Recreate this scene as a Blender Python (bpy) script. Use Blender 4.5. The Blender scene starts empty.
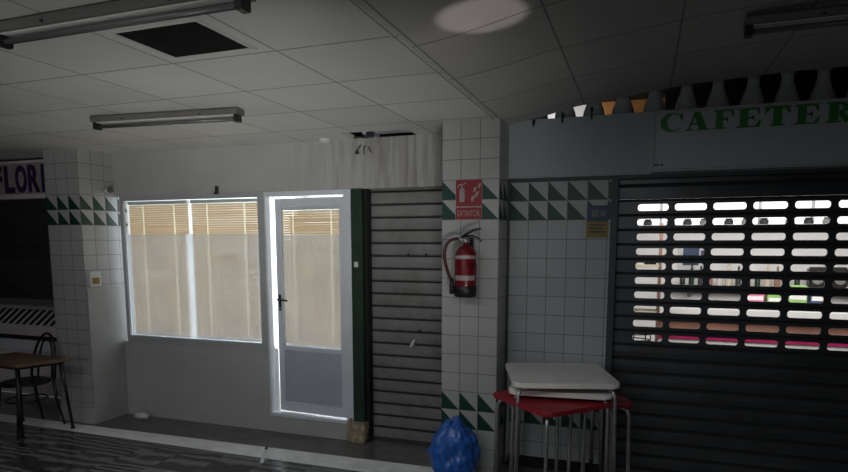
import bpy, bmesh, math, random
from mathutils import Vector, Matrix, noise
random.seed(7)
PI = math.pi
SC = bpy.context.scene
COL = SC.collection

# ------------------------------------------------------------------ camera
cam_d = bpy.data.cameras.new('camera'); cam = bpy.data.objects.new('camera', cam_d); COL.objects.link(cam)
PITCH = math.atan(75 / 605); YAW = math.radians(19.76)
cam.location = (0, 0, 1.76); cam.rotation_euler = (PI / 2 - PITCH, 0, YAW)
cam_d.sensor_fit = 'HORIZONTAL'; cam_d.sensor_width = 36; cam_d.lens = 36 * 605 / 848
cam_d.shift_y = (318 - 236) / 848; cam_d.clip_start = .05
SC.camera = cam
# ------------------------------------------------------------------ world, big lights, exposure
w = bpy.data.worlds.new('world'); SC.world = w; w.use_nodes = True
bg = w.node_tree.nodes['Background']; bg.inputs[0].default_value = (.80, .90, 1, 1); bg.inputs[1].default_value = .10
vs = SC.view_settings; vs.view_transform = 'Standard'; vs.look = 'None'; vs.gamma = 1; vs.exposure = -.2; vs.use_curve_mapping = False

def area(name, loc, target, sx, sy, power, color=(1, 1, 1), spread=PI):
    d = bpy.data.lights.new(name, 'AREA'); d.shape = 'RECTANGLE'; d.size = sx; d.size_y = sy
    d.energy = power; d.color = color; d.spread = spread
    o = bpy.data.objects.new(name, d); COL.objects.link(o); o.location = loc
    o.rotation_euler = (Vector(target) - Vector(loc)).to_track_quat('-Z', 'Y').to_euler(); return o
area('arcade_daylight', (-2.2, -3.1, 1.95), (-3.0, 4.5, .3), 4.5, 1.0, 9, (.97, .99, 1), math.radians(130))
area('overhead_fill', (-2.0, 1.25, 2.60), (-2.0, 2.0, 0), 4.2, .5, 40, (.95, .98, 1), math.radians(150))  # added fill lamp under the closed ceiling, brightens floor and tabletops
area('low_fill', (.2, -.3, .06), (-3.3, 4.7, 2.75), 1.8, .5, 15, (1, 1, .97), math.radians(42))  # added low fill lamp, unseen, lifts the ceiling and upper wall
area('shop_daylight', (-3.4, 8.4, 1.6), (-3.4, 4.7, 1.4), 3.2, 2.0, 165, (.88, .94, 1))
area('cafe_daylight', (1.4, 6.4, 2.55), (1.2, 8.0, .6), 3.0, 1.2, 140, (1, .96, .94))
area('void_daylight', (-.85, 4.95, 2.78), (-.75, 5.4, 2.75), .25, .12, 2.0, (1, .95, .94))
def spot(name, loc, target, power, size, blend, color):
    d = bpy.data.lights.new(name, 'SPOT'); d.energy = power; d.spot_size = size; d.spot_blend = blend; d.color = color; d.shadow_soft_size = .01
    o = bpy.data.objects.new(name, d); COL.objects.link(o); o.location = loc
    o.rotation_euler = (Vector(target) - Vector(loc)).to_track_quat('-Z', 'Y').to_euler(); return o
g_ = spot('sun_glint', (.9, .3, .35), (-.665, 2.56, 2.695), 190, math.radians(7.5), .5, (1, .88, .92)); g_.scale = (1, .55, 1)
spot('sun_glint_faint', (.9, .3, .35), (-.85, 2.72, 2.67), 32, math.radians(6.5), .9, (1, .9, .92))
spot('sun_glint_corner', (-.2, .2, .3), (-1.35, 2.06, 2.63), 20, math.radians(9), .9, (1, .9, .92))

# ------------------------------------------------------------------ materials
def nd(nt, t, **k):
    n = nt.nodes.new(t)
    for a, v in k.items(): setattr(n, a, v)
    return n
def mk(name, col, rough=.6, metal=0, var=.12, scale=6, bump=0, bscale=60, dirt=None, dirt_amt=0, spec=.5):
    m = bpy.data.materials.new(name); m.use_nodes = True; nt = m.node_tree; b = nt.nodes['Principled BSDF']
    b.inputs['Roughness'].default_value = rough; b.inputs['Metallic'].default_value = metal
    b.inputs['Specular IOR Level'].default_value = spec
    g = nd(nt, 'ShaderNodeNewGeometry')
    nz = nd(nt, 'ShaderNodeTexNoise'); nz.inputs['Scale'].default_value = scale; nz.inputs['Detail'].default_value = 6
    nt.links.new(g.outputs['Position'], nz.inputs['Vector'])
    r = nd(nt, 'ShaderNodeValToRGB'); e = r.color_ramp.elements
    e[0].position = .3; e[1].position = .7
    e[0].color = (*[c * (1 - var) for c in col], 1); e[1].color = (*[min(1, c * (1 + var)) for c in col], 1)
    nt.links.new(nz.outputs['Fac'], r.inputs['Fac']); out = r.outputs['Color']
    if dirt:
        n2 = nd(nt, 'ShaderNodeTexNoise'); n2.inputs['Scale'].default_value = 3.5; n2.inputs['Detail'].default_value = 9
        n2.inputs['Roughness'].default_value = .7
        nt.links.new(g.outputs['Position'], n2.inputs['Vector'])
        r2 = nd(nt, 'ShaderNodeValToRGB'); r2.color_ramp.elements[0].position = .5; r2.color_ramp.elements[1].position = .75
        r2.color_ramp.elements[1].color = (dirt_amt,) * 3 + (1,)
        nt.links.new(n2.outputs['Fac'], r2.inputs['Fac'])
        mx = nd(nt, 'ShaderNodeMix', data_type='RGBA'); nt.links.new(r2.outputs['Color'], mx.inputs[0])
        nt.links.new(out, mx.inputs[6]); mx.inputs[7].default_value = (*dirt, 1); out = mx.outputs[2]
    nt.links.new(out, b.inputs['Base Color'])
    if bump:
        nb = nd(nt, 'ShaderNodeTexNoise'); nb.inputs['Scale'].default_value = bscale; nb.inputs['Detail'].default_value = 4
        nt.links.new(g.outputs['Position'], nb.inputs['Vector'])
        bp = nd(nt, 'ShaderNodeBump'); bp.inputs['Strength'].default_value = bump; bp.inputs['Distance'].default_value = .01
        nt.links.new(nb.outputs['Fac'], bp.inputs['Height']); nt.links.new(bp.outputs['Normal'], b.inputs['Normal'])
    return m
def math_n(nt, op, a, b=None, c=None):
    n = nd(nt, 'ShaderNodeMath', operation=op)
    for i, v in enumerate((a, b, c)):
        if v is None: continue
        if isinstance(v, (int, float)): n.inputs[i].default_value = v
        else: nt.links.new(v, n.inputs[i])
    return n.outputs[0]
T = .1432
def tile_mat(name, px, py, z0, bands, col=(.42, .43, .43), top=None):
    """glazed square wall tiles; bands = list of (zlo, zhi) rows of half-green tiles"""
    m = bpy.data.materials.new(name); m.use_nodes = True; nt = m.node_tree; b = nt.nodes['Principled BSDF']
    g = nd(nt, 'ShaderNodeNewGeometry'); sp = nd(nt, 'ShaderNodeSeparateXYZ'); nt.links.new(g.outputs['Position'], sp.inputs[0])
    sn = nd(nt, 'ShaderNodeSeparateXYZ'); nt.links.new(g.outputs['True Normal'], sn.inputs[0])
    isx = math_n(nt, 'GREATER_THAN', math_n(nt, 'ABSOLUTE', sn.outputs[0]), .5)
    ux = math_n(nt, 'DIVIDE', math_n(nt, 'SUBTRACT', sp.outputs[0], px), T)
    uy = math_n(nt, 'DIVIDE', math_n(nt, 'SUBTRACT', sp.outputs[1], py), T)
    mixu = nd(nt, 'ShaderNodeMix', data_type='FLOAT'); nt.links.new(isx, mixu.inputs[0]); nt.links.new(ux, mixu.inputs[2]); nt.links.new(uy, mixu.inputs[3])
    u = mixu.outputs[0]; v = math_n(nt, 'DIVIDE', math_n(nt, 'SUBTRACT', sp.outputs[2], z0), T)
    fu = math_n(nt, 'FRACT', u); fv = math_n(nt, 'FRACT', v)
    def edge(f): return math_n(nt, 'MINIMUM', f, math_n(nt, 'SUBTRACT', 1, f))
    ed = math_n(nt, 'MINIMUM', edge(fu), edge(fv))
    grout = math_n(nt, 'LESS_THAN', ed, .016)
    tri = math_n(nt, 'LESS_THAN', math_n(nt, 'ADD', fu, fv), .97)
    bandm = None
    for lo, hi in bands:
        k = math_n(nt, 'MULTIPLY', math_n(nt, 'GREATER_THAN', sp.outputs[2], lo), math_n(nt, 'LESS_THAN', sp.outputs[2], hi))
        bandm = k if bandm is None else math_n(nt, 'ADD', bandm, k)
    green = math_n(nt, 'MULTIPLY', tri, bandm)
    # per-tile tone + grime
    cmb = nd(nt, 'ShaderNodeCombineXYZ'); nt.links.new(math_n(nt, 'FLOOR', u), cmb.inputs[0]); nt.links.new(math_n(nt, 'FLOOR', v), cmb.inputs[1])
    wn = nd(nt, 'ShaderNodeTexWhiteNoise'); nt.links.new(cmb.outputs[0], wn.inputs['Vector'])
    nz = nd(nt, 'ShaderNodeTexNoise'); nz.inputs['Scale'].default_value = 2.5; nz.inputs['Detail'].default_value = 6; nt.links.new(g.outputs['Position'], nz.inputs['Vector'])
    tone = math_n(nt, 'ADD', math_n(nt, 'MULTIPLY', wn.outputs['Value'], .06), math_n(nt, 'MULTIPLY_ADD', nz.outputs['Fac'], .25, .82))
    base = nd(nt, 'ShaderNodeMix', data_type='RGBA', blend_type='MULTIPLY'); base.inputs[0].default_value = 1
    base.inputs[6].default_value = (*col, 1); nt.links.new(tone, base.inputs[7])
    m1 = nd(nt, 'ShaderNodeMix', data_type='RGBA'); nt.links.new(green, m1.inputs[0]); nt.links.new(base.outputs[2], m1.inputs[6]); m1.inputs[7].default_value = (.006, .045, .032, 1)
    m2 = nd(nt, 'ShaderNodeMix', data_type='RGBA'); nt.links.new(grout, m2.inputs[0]); nt.links.new(m1.outputs[2], m2.inputs[6]); m2.inputs[7].default_value = (.12, .12, .115, 1)
    nt.links.new(m2.outputs[2], b.inputs['Base Color'])
    b.inputs['Roughness'].default_value = .38; b.inputs['Specular IOR Level'].default_value = .35
    bp = nd(nt, 'ShaderNodeBump'); bp.inputs['Strength'].default_value = .25; bp.inputs['Distance'].default_value = .003
    hb = math_n(nt, 'MINIMUM', ed, .05); nt.links.new(math_n(nt, 'MULTIPLY', hb, 20), bp.inputs['Height']); nt.links.new(bp.outputs['Normal'], b.inputs['Normal'])
    return m
def ceiling_mat(name, px, pitch_x, py, pitch_y, col):
    m = bpy.data.materials.new(name); m.use_nodes = True; nt = m.node_tree; b = nt.nodes['Principled BSDF']
    g = nd(nt, 'ShaderNodeNewGeometry'); sp = nd(nt, 'ShaderNodeSeparateXYZ'); nt.links.new(g.outputs['Position'], sp.inputs[0])
    def dist(c, p, pitch):
        f = math_n(nt, 'FRACT', math_n(nt, 'DIVIDE', math_n(nt, 'SUBTRACT', c, p), pitch))
        return math_n(nt, 'MULTIPLY', math_n(nt, 'MINIMUM', f, math_n(nt, 'SUBTRACT', 1, f)), pitch)
    dx, dy = dist(sp.outputs[0], px, pitch_x), dist(sp.outputs[1], py, pitch_y)
    ln = math_n(nt, 'MAXIMUM', math_n(nt, 'LESS_THAN', dx, .005), math_n(nt, 'LESS_THAN', dy, .006))
    nz = nd(nt, 'ShaderNodeTexNoise'); nz.inputs['Scale'].default_value = 1.3; nz.inputs['Detail'].default_value = 7; nt.links.new(g.outputs['Position'], nz.inputs['Vector'])
    fl = nd(nt, 'ShaderNodeCombineXYZ')
    nt.links.new(math_n(nt, 'FLOOR', math_n(nt, 'DIVIDE', math_n(nt, 'SUBTRACT', sp.outputs[0], px), pitch_x)), fl.inputs[0])
    nt.links.new(math_n(nt, 'FLOOR', math_n(nt, 'DIVIDE', math_n(nt, 'SUBTRACT', sp.outputs[1], py), pitch_y)), fl.inputs[1])
    wn = nd(nt, 'ShaderNodeTexWhiteNoise'); nt.links.new(fl.outputs[0], wn.inputs['Vector'])
    tone = math_n(nt, 'ADD', math_n(nt, 'MULTIPLY', wn.outputs['Value'], .10), math_n(nt, 'MULTIPLY_ADD', nz.outputs['Fac'], .35, .75))
    base = nd(nt, 'ShaderNodeMix', data_type='RGBA', blend_type='MULTIPLY'); base.inputs[0].default_value = 1
    base.inputs[6].default_value = (*col, 1); nt.links.new(tone, base.inputs[7])
    m2 = nd(nt, 'ShaderNodeMix', data_type='RGBA'); nt.links.new(math_n(nt, 'MULTIPLY', ln, .6), m2.inputs[0]); nt.links.new(base.outputs[2], m2.inputs[6]); m2.inputs[7].default_value = (.05, .048, .045, 1)
    nt.links.new(m2.outputs[2], b.inputs['Base Color']); b.inputs['Roughness'].default_value = .75
    n3 = nd(nt, 'ShaderNodeTexNoise'); n3.inputs['Scale'].default_value = 45; nt.links.new(g.outputs['Position'], n3.inputs['Vector'])
    bp = nd(nt, 'ShaderNodeBump'); bp.inputs['Strength'].default_value = .25; bp.inputs['Distance'].default_value = .006
    nt.links.new(n3.outputs['Fac'], bp.inputs['Height']); nt.links.new(bp.outputs['Normal'], b.inputs['Normal'])
    return m
def stained_wall(name, col):
    """painted plaster; rust runs and damp where the ceiling leaks (x about -2.2 .. -1.4)"""
    m = mk(name, col, .8, var=.06, scale=2, bump=.15, bscale=40, dirt=(.30, .27, .23), dirt_amt=.25)
    nt = m.node_tree; b = nt.nodes['Principled BSDF']; src = b.inputs['Base Color'].links[0].from_socket
    g = nd(nt, 'ShaderNodeNewGeometry'); sp = nd(nt, 'ShaderNodeSeparateXYZ'); nt.links.new(g.outputs['Position'], sp.inputs[0])
    mp = nd(nt, 'ShaderNodeMapping'); mp.inputs['Scale'].default_value = (14, 1, 1.1); nt.links.new(g.outputs['Position'], mp.inputs[0])
    nz = nd(nt, 'ShaderNodeTexNoise'); nz.inputs['Scale'].default_value = 1.4; nz.inputs['Detail'].default_value = 5; nt.links.new(mp.outputs[0], nz.inputs['Vector'])
    r = nd(nt, 'ShaderNodeValToRGB'); r.color_ramp.elements[0].position = .44; r.color_ramp.elements[1].position = .72; nt.links.new(nz.outputs['Fac'], r.inputs[0])
    mr = nd(nt, 'ShaderNodeMapRange'); mr.inputs[1].default_value = -3.2; mr.inputs[2].default_value = -2.1; nt.links.new(sp.outputs[0], mr.inputs[0])
    f = math_n(nt, 'MULTIPLY', math_n(nt, 'MULTIPLY', r.outputs[0], mr.outputs[0]), .68)
    mx = nd(nt, 'ShaderNodeMix', data_type='RGBA'); nt.links.new(f, mx.inputs[0]); nt.links.new(src, mx.inputs[6]); mx.inputs[7].default_value = (.20, .15, .10, 1)
    nt.links.new(mx.outputs[2], b.inputs['Base Color']); return m
def floor_mat():
    m = bpy.data.materials.new('swirl_floor_tiles'); m.use_nodes = True; nt = m.node_tree; b = nt.nodes['Principled BSDF']
    g = nd(nt, 'ShaderNodeNewGeometry'); sp = nd(nt, 'ShaderNodeSeparateXYZ'); nt.links.new(g.outputs['Position'], sp.inputs[0])
    wv = nd(nt, 'ShaderNodeTexWave', wave_type='RINGS'); wv.inputs['Scale'].default_value = 2.1; wv.inputs['Distortion'].default_value = 3; wv.inputs['Detail'].default_value = 2; wv.inputs['Detail Scale'].default_value = .9
    mp = nd(nt, 'ShaderNodeVectorMath', operation='FLOOR'); dv = nd(nt, 'ShaderNodeVectorMath', operation='SCALE'); dv.inputs['Scale'].default_value = 2.5
    nt.links.new(g.outputs['Position'], dv.inputs[0]); nt.links.new(dv.outputs[0], mp.inputs[0])
    wn = nd(nt, 'ShaderNodeTexWhiteNoise'); nt.links.new(mp.outputs[0], wn.inputs['Vector'])
    ad = nd(nt, 'ShaderNodeVectorMath', operation='ADD'); nt.links.new(mp.outputs[0], ad.inputs[0]); nt.links.new(wn.outputs['Color'], ad.inputs[1])
    sb_ = nd(nt, 'ShaderNodeVectorMath', operation='SUBTRACT'); nt.links.new(dv.outputs[0], sb_.inputs[0]); nt.links.new(ad.outputs[0], sb_.inputs[1])
    nt.links.new(sb_.outputs[0], wv.inputs[0])
    r = nd(nt, 'ShaderNodeValToRGB'); e = r.color_ramp.elements; e[0].position = .25; e[1].position = .85
    e[0].color = (.04, .04, .04, 1); e[1].color = (.15, .155, .15, 1); nt.links.new(wv.outputs['Fac'], r.inputs[0])
    nt.links.new(r.outputs[0], b.inputs['Base Color']); b.inputs['Roughness'].default_value = .2
    def ln(c):
        f = math_n(nt, 'FRACT', math_n(nt, 'DIVIDE', c, .4)); return math_n(nt, 'MINIMUM', f, math_n(nt, 'SUBTRACT', 1, f))
    ed = math_n(nt, 'MULTIPLY', math_n(nt, 'MINIMUM', math_n(nt, 'MINIMUM', ln(sp.outputs[0]), ln(math_n(nt, 'ADD', sp.outputs[1], -.08))), .01), 60)
    bp = nd(nt, 'ShaderNodeBump'); bp.inputs['Strength'].default_value = .5; bp.inputs['Distance'].default_value = .004
    nt.links.new(math_n(nt, 'ADD', wv.outputs['Fac'], ed), bp.inputs['Height']); nt.links.new(bp.outputs['Normal'], b.inputs['Normal'])
    return m
def thin_mat(name, col, transp, translu, tint=(1, 1, 1)):
    """sheet that lets light through: mix of see-through, translucent and diffuse"""
    m = bpy.data.materials.new(name); m.use_nodes = True; nt = m.node_tree; nt.nodes.clear()
    o = nd(nt, 'ShaderNodeOutputMaterial'); d = nd(nt, 'ShaderNodeBsdfDiffuse'); t = nd(nt, 'ShaderNodeBsdfTranslucent'); tr = nd(nt, 'ShaderNodeBsdfTransparent'); tr.inputs[0].default_value = (*tint, 1)
    g = nd(nt, 'ShaderNodeNewGeometry'); nz = nd(nt, 'ShaderNodeTexNoise'); nz.inputs['Scale'].default_value = 4; nt.links.new(g.outputs['Position'], nz.inputs['Vector'])
    r = nd(nt, 'ShaderNodeValToRGB'); r.color_ramp.elements[0].color = (*[c * .88 for c in col], 1); r.color_ramp.elements[1].color = (*[min(1, c * 1.08) for c in col], 1)
    nt.links.new(nz.outputs['Fac'], r.inputs[0]); nt.links.new(r.outputs[0], d.inputs[0]); nt.links.new(r.outputs[0], t.inputs[0])
    m1 = nd(nt, 'ShaderNodeMixShader'); m1.inputs[0].default_value = translu; nt.links.new(d.outputs[0], m1.inputs[1]); nt.links.new(t.outputs[0], m1.inputs[2])
    m2 = nd(nt, 'ShaderNodeMixShader'); m2.inputs[0].default_value = transp; nt.links.new(m1.outputs[0], m2.inputs[1]); nt.links.new(tr.outputs[0], m2.inputs[2])
    nt.links.new(m2.outputs[0], o.inputs[0]); return m
def glass_mat():
    m = bpy.data.materials.new('window_glass'); m.use_nodes = True; nt = m.node_tree; nt.nodes.clear()
    o = nd(nt, 'ShaderNodeOutputMaterial'); gl = nd(nt, 'ShaderNodeBsdfGlossy'); gl.inputs['Roughness'].default_value = .03
    tr = nd(nt, 'ShaderNodeBsdfTransparent'); tr.inputs[0].default_value = (.96, .98, .97, 1)
    fr = nd(nt, 'ShaderNodeFresnel'); fr.inputs[0].default_value = 1.45; g = nd(nt, 'ShaderNodeNewGeometry')
    mx = nd(nt, 'ShaderNodeMixShader'); nt.links.new(math_n(nt, 'MULTIPLY', fr.outputs[0], math_n(nt, 'SUBTRACT', 1, g.outputs['Backfacing'])), mx.inputs[0]); nt.links.new(tr.outputs[0], mx.inputs[1]); nt.links.new(gl.outputs[0], mx.inputs[2]); nt.links.new(mx.outputs[0], o.inputs[0]); return m
def emit_mat(name, col, s):
    m = bpy.data.materials.new(name); m.use_nodes = True; b = m.node_tree.nodes['Principled BSDF']
    b.inputs['Base Color'].default_value = (*col, 1); b.inputs['Emission Color'].default_value = (*col, 1); b.inputs['Emission Strength'].default_value = s; return m
def crinkle_mat(name, col):
    m = mk(name, col, .2, var=.25, scale=14)
    nt = m.node_tree; b = nt.nodes['Principled BSDF']; g = nd(nt, 'ShaderNodeNewGeometry')
    v = nd(nt, 'ShaderNodeTexVoronoi', feature='F1'); v.inputs['Scale'].default_value = 7; nz = nd(nt, 'ShaderNodeTexNoise'); nz.inputs['Scale'].default_value = 9; nz.inputs['Detail'].default_value = 5
    nt.links.new(g.outputs['Position'], nz.inputs['Vector'])
    ad = nd(nt, 'ShaderNodeMix', data_type='VECTOR'); ad.inputs[0].default_value = .18; nt.links.new(g.outputs['Position'], ad.inputs[4]); nt.links.new(nz.outputs['Color'], ad.inputs[5])
    nt.links.new(ad.outputs[1], v.inputs['Vector'])
    bp = nd(nt, 'ShaderNodeBump'); bp.inputs['Strength'].default_value = .55; bp.inputs['Distance'].default_value = .04
    nt.links.new(v.outputs['Distance'], bp.inputs['Height']); nt.links.new(bp.outputs['Normal'], b.inputs['Normal']); return m

M = {}
Z0 = 1.93 - 13 * T
BANDS = [(1.93, 1.93 + 2 * T), (1.93 - 11 * T, 1.93 - 9 * T)]
M['tile_mid'] = tile_mat('pillar_tiles', -1.41, 4.32, Z0, BANDS, (.40, .40, .39))
M['tile_left'] = tile_mat('left_pillar_tiles', -4.97, 4.32, Z0, BANDS[:1], (.42, .42, .415))
M['tile_right'] = tile_mat('bay_tiles', -.965, 4.62, Z0, BANDS, (.40, .42, .43))
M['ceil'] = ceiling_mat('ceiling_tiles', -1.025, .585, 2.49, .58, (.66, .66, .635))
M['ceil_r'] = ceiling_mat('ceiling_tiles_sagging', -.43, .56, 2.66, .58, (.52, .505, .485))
M['plaster'] = stained_wall('stained_plaster', (.44, .44, .43))
M['panel'] = mk('painted_panel', (.40, .40, .39), .7, var=.07, scale=3, dirt=(.25, .24, .22), dirt_amt=.5)
M['header'] = mk('pale_fascia', (.42, .45, .48), .6, var=.05, scale=2, dirt=(.3, .3, .3), dirt_amt=.3)
M['pvc'] = mk('white_aluminium', (.66, .69, .74), .38, var=.04)
M['pvc_grey'] = mk('grey_aluminium', (.40, .41, .42), .45, var=.05)
M['door_panel'] = mk('door_infill', (.46, .48, .54), .5, var=.04)
M['green'] = mk('dark_green_paint', (.009, .034, .016), .5, var=.3, scale=9, bump=.2)
M['broken'] = mk('broken_render', (.36, .30, .20), .9, var=.4, scale=22, bump=.8, bscale=50)
M['floor'] = floor_mat()
M['inner_floor'] = mk('dark_slab', (.12, .12, .115), .3, var=.35, scale=7, bump=.1, bscale=30, dirt=(.15, .14, .12), dirt_amt=.5)
M['stripe'] = mk('white_floor_stripe', (.84, .85, .85), .35, var=.1, scale=8, dirt=(.4, .4, .39), dirt_amt=.5)
M['steel_shut'] = mk('grey_shutter_steel', (.235, .235, .225), .45, .35, var=.18, scale=3, bump=.08, dirt=(.10, .085, .065), dirt_amt=.6)
M['dark_shut'] = mk('dark_shutter_steel', (.060, .068, .078), .34, .45, var=.3, scale=3, dirt=(.07, .065, .04), dirt_amt=.6)
M['left_shut'] = mk('black_shutter_steel', (.055, .052, .050), .5, .3, var=.3, scale=3)
M['groove'] = mk('shutter_joint', (.012, .012, .012), .7)
M['frame_dark'] = mk('dark_metal', (.05, .055, .06), .5, .3)
M['black'] = mk('black_plastic', (.012, .012, .012), .4)
M['void'] = mk('deep_black', (.01, .01, .01), .9)  # darkness inside hollows put into the colour; also black baseboard and rail
M['metal'] = mk('tube_metal', (.45, .45, .44), .34, .8, var=.15, scale=20)
M['white_top'] = mk('white_plastic_top', (.74, .73, .70), .38, var=.06, dirt=(.5, .47, .42), dirt_amt=.35)
M['red_top'] = mk('red_plastic_top', (.30, .015, .025), .42, var=.15)
M['red'] = mk('extinguisher_red', (.15, .007, .012), .25, var=.1)
M['sign_red'] = mk('sign_red', (.24, .008, .014), .45, var=.1)
M['white'] = mk('white_paint', (.62, .62, .60), .5, var=.06)
M['hose'] = mk('dark_red_hose', (.07, .008, .012), .5)
M['label'] = mk('pale_label', (.34, .28, .27), .5, var=.2, scale=40)
M['rubber'] = mk('black_rubber', (.02, .02, .02), .7)
M['wood'] = mk('dark_wood_top', (.15, .095, .06), .42, var=.3, scale=12)
M['black_wood'] = mk('black_bentwood', (.016, .013, .012), .4, var=.2)
M['bag'] = crinkle_mat('blue_bag_plastic', (.022, .11, .42))
M['glass'] = glass_mat()
M['slat'] = thin_mat('wooden_blind_slat', (.56, .40, .235), 0, .46)
M['tape'] = thin_mat('blind_tape', (.95, .88, .70), .05, .75)
M['film'] = thin_mat('frosted_film', (.88, .90, .97), .62, .78, (.93, .95, 1))
M['wall_in'] = mk('white_interior', (.80, .80, .79), .7, var=.03)
M['sign_white'] = mk('cafe_sign_board', (.46, .49, .52), .4, var=.04)
M['sign_green'] = mk('sign_green', (.025, .22, .03), .45, var=.15)
M['flor_board'] = mk('pink_white_board', (.40, .34, .35), .5, var=.12)
M['purple'] = mk('dark_violet', (.035, .015, .08), .5, var=.3)
M['pinkish'] = mk('pale_pinkish_metal', (.74, .64, .65), .45, var=.1)
M['conc'] = mk('pale_concrete', (.34, .34, .33), .75, var=.15, scale=20, bump=.2)
M['terra'] = mk('terracotta', (.55, .25, .07), .7, var=.15)
M['tube'] = mk('fluorescent_glass', (.10, .10, .10), .25, var=.04)
M['lamp_body'] = mk('grey_lamp_housing', (.13, .125, .12), .45, var=.12)
M['yellow'] = mk('sign_yellow', (.24, .17, .02), .5, var=.1)
M['blue'] = mk('sign_blue', (.02, .05, .12), .5, var=.2)
M['brown'] = mk('counter_brown', (.30, .16, .11), .5, var=.15)
M['magenta'] = mk('magenta_panel', (.36, .012, .09), .45, var=.1)
M['lime'] = mk('lime_carton', (.20, .38, .10), .5)
M['pink'] = mk('pink_carton', (.55, .16, .30), .5)
M['cream'] = mk('cream_paint', (.65, .58, .45), .6)
M['beige'] = mk('beige_plaster', (.55, .47, .36), .7, var=.12)
M['daylit'] = emit_mat('daylit_window', (1, 1, .95), .85)

# ------------------------------------------------------------------ mesh helpers
class MB:
    def __init__(s): s.bm = bmesh.new()
    def box(s, x0, x1, y0, y1, z0, z1, bev=0, mat=None):
        t = bmesh.new(); bmesh.ops.create_cube(t, size=1)
        for v in t.verts: v.co = Vector(((x0 + x1) / 2 + v.co.x * (x1 - x0), (y0 + y1) / 2 + v.co.y * (y1 - y0), (z0 + z1) / 2 + v.co.z * (z1 - z0)))
        if bev: bmesh.ops.bevel(t, geom=t.edges[:], offset=bev, segments=2, affect='EDGES')
        return s.merge(t, mat)
    def merge(s, t, mat=None):
        if mat: bmesh.ops.transform(t, matrix=mat, verts=t.verts)
        me = bpy.data.meshes.new('tmp'); t.to_mesh(me); t.free(); s.bm.from_mesh(me); bpy.data.meshes.remove(me); return s
    def tube(s, pts, r, seg=10, closed=False):
        pts = [Vector(p) for p in pts]; n = len(pts); rings = []
        rad = r if isinstance(r, (list, tuple)) else [r] * n
        up = None
        for i in range(n):
            a = pts[(i - 1) % n] if (closed or i > 0) else pts[i]; b = pts[(i + 1) % n] if (closed or i < n - 1) else pts[i]
            d = (b - a).normalized()
            if up is None: up = d.orthogonal().normalized()
            up = (up - d * up.dot(d)).normalized(); sd = d.cross(up)
            rings.append([s.bm.verts.new(pts[i] + (up * math.cos(k * 2 * PI / seg) + sd * math.sin(k * 2 * PI / seg)) * rad[i]) for k in range(seg)])
        for i in range(n if closed else n - 1):
            A, B = rings[i], rings[(i + 1) % n]
            for k in range(seg): s.bm.faces.new((A[k], A[(k + 1) % seg], B[(k + 1) % seg], B[k])).smooth = True
        if not closed: s.bm.faces.new(rings[0][::-1]); s.bm.faces.new(rings[-1])
        return s
    def lathe(s, prof, c=(0, 0, 0), seg=24, a0=0, a1=2 * PI):
        full = abs(a1 - a0 - 2 * PI) < 1e-6; m = seg if full else seg + 1; rings = []
        for r, z in prof:
            rings.append([s.bm.verts.new((c[0] + r * math.cos(a0 + (a1 - a0) * k / seg), c[1] + r * math.sin(a0 + (a1 - a0) * k / seg), c[2] + z)) for k in range(m)])
        for A, B in zip(rings, rings[1:]):
            for k in range(m if full else m - 1): s.bm.faces.new((A[k], A[(k + 1) % m], B[(k + 1) % m], B[k])).smooth = True
        if full:
            for R_, rev in ((rings[0], True), (rings[-1], False)):
                s.bm.faces.new(R_[::-1] if rev else R_)
        return s
    def prism(s, poly, o, ux, uy, depth):
        """polygon (2D) in the plane o + u*ux + v*uy, extruded by the vector depth"""
        o, ux, uy, dp = Vector(o), Vector(ux), Vector(uy), Vector(depth)
        A = [s.bm.verts.new(o + ux * p[0] + uy * p[1]) for p in poly]; B = [s.bm.verts.new(v.co + dp) for v in A]; n = len(A)
        s.bm.faces.new(A); s.bm.faces.new(B[::-1])
        for k in range(n): s.bm.faces.new((A[k], B[k], B[(k + 1) % n], A[(k + 1) % n]))
        return s
    def build(s, name, mat, parent=None, kind=None, smooth=False):
        bmesh.ops.recalc_face_normals(s.bm, faces=s.bm.faces)
        if smooth:
            for f in s.bm.faces: f.smooth = True
        me = bpy.data.meshes.new(name)
        if parent: bmesh.ops.translate(s.bm, verts=s.bm.verts, vec=-Vector(parent_off(parent)))
        s.bm.to_mesh(me); s.bm.free(); o = bpy.data.objects.new(name, me); COL.objects.link(o)
        me.materials.append(mat)
        if parent: o.parent = parent
        if kind: o['kind'] = kind
        return o
def parent_off(p):
    v = Vector(p.location)
    while p.parent: p = p.parent; v += p.location
    return v
def thing(name, label, cat, loc=(0, 0, 0), group=None):
    o = bpy.data.objects.new(name, None); COL.objects.link(o); o.location = loc; o.empty_display_size = .1
    return tag(o, label, cat, group)
def tag(o, label, cat, group=None):
    o['label'] = label; o['category'] = cat
    if group: o['group'] = group
    return o
def struct(name, mb, mat, parent=None): return mb.build(name, mat, parent, 'structure' if not parent else None)
def box(*a, **k): return MB().box(*a, **k)
def copy_tree(o, parent=None):
    c = o.copy(); COL.objects.link(c)
    if parent: c.parent = parent
    for ch in [x for x in bpy.data.objects if x.parent == o and x is not c]: copy_tree(ch, c)
    return c
def bez(p0, p1, p2, n=8):
    p0, p1, p2 = Vector(p0), Vector(p1), Vector(p2)
    return [(1 - t) ** 2 * p0 + 2 * t * (1 - t) * p1 + t * t * p2 for t in [i / n for i in range(n + 1)]]
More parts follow.
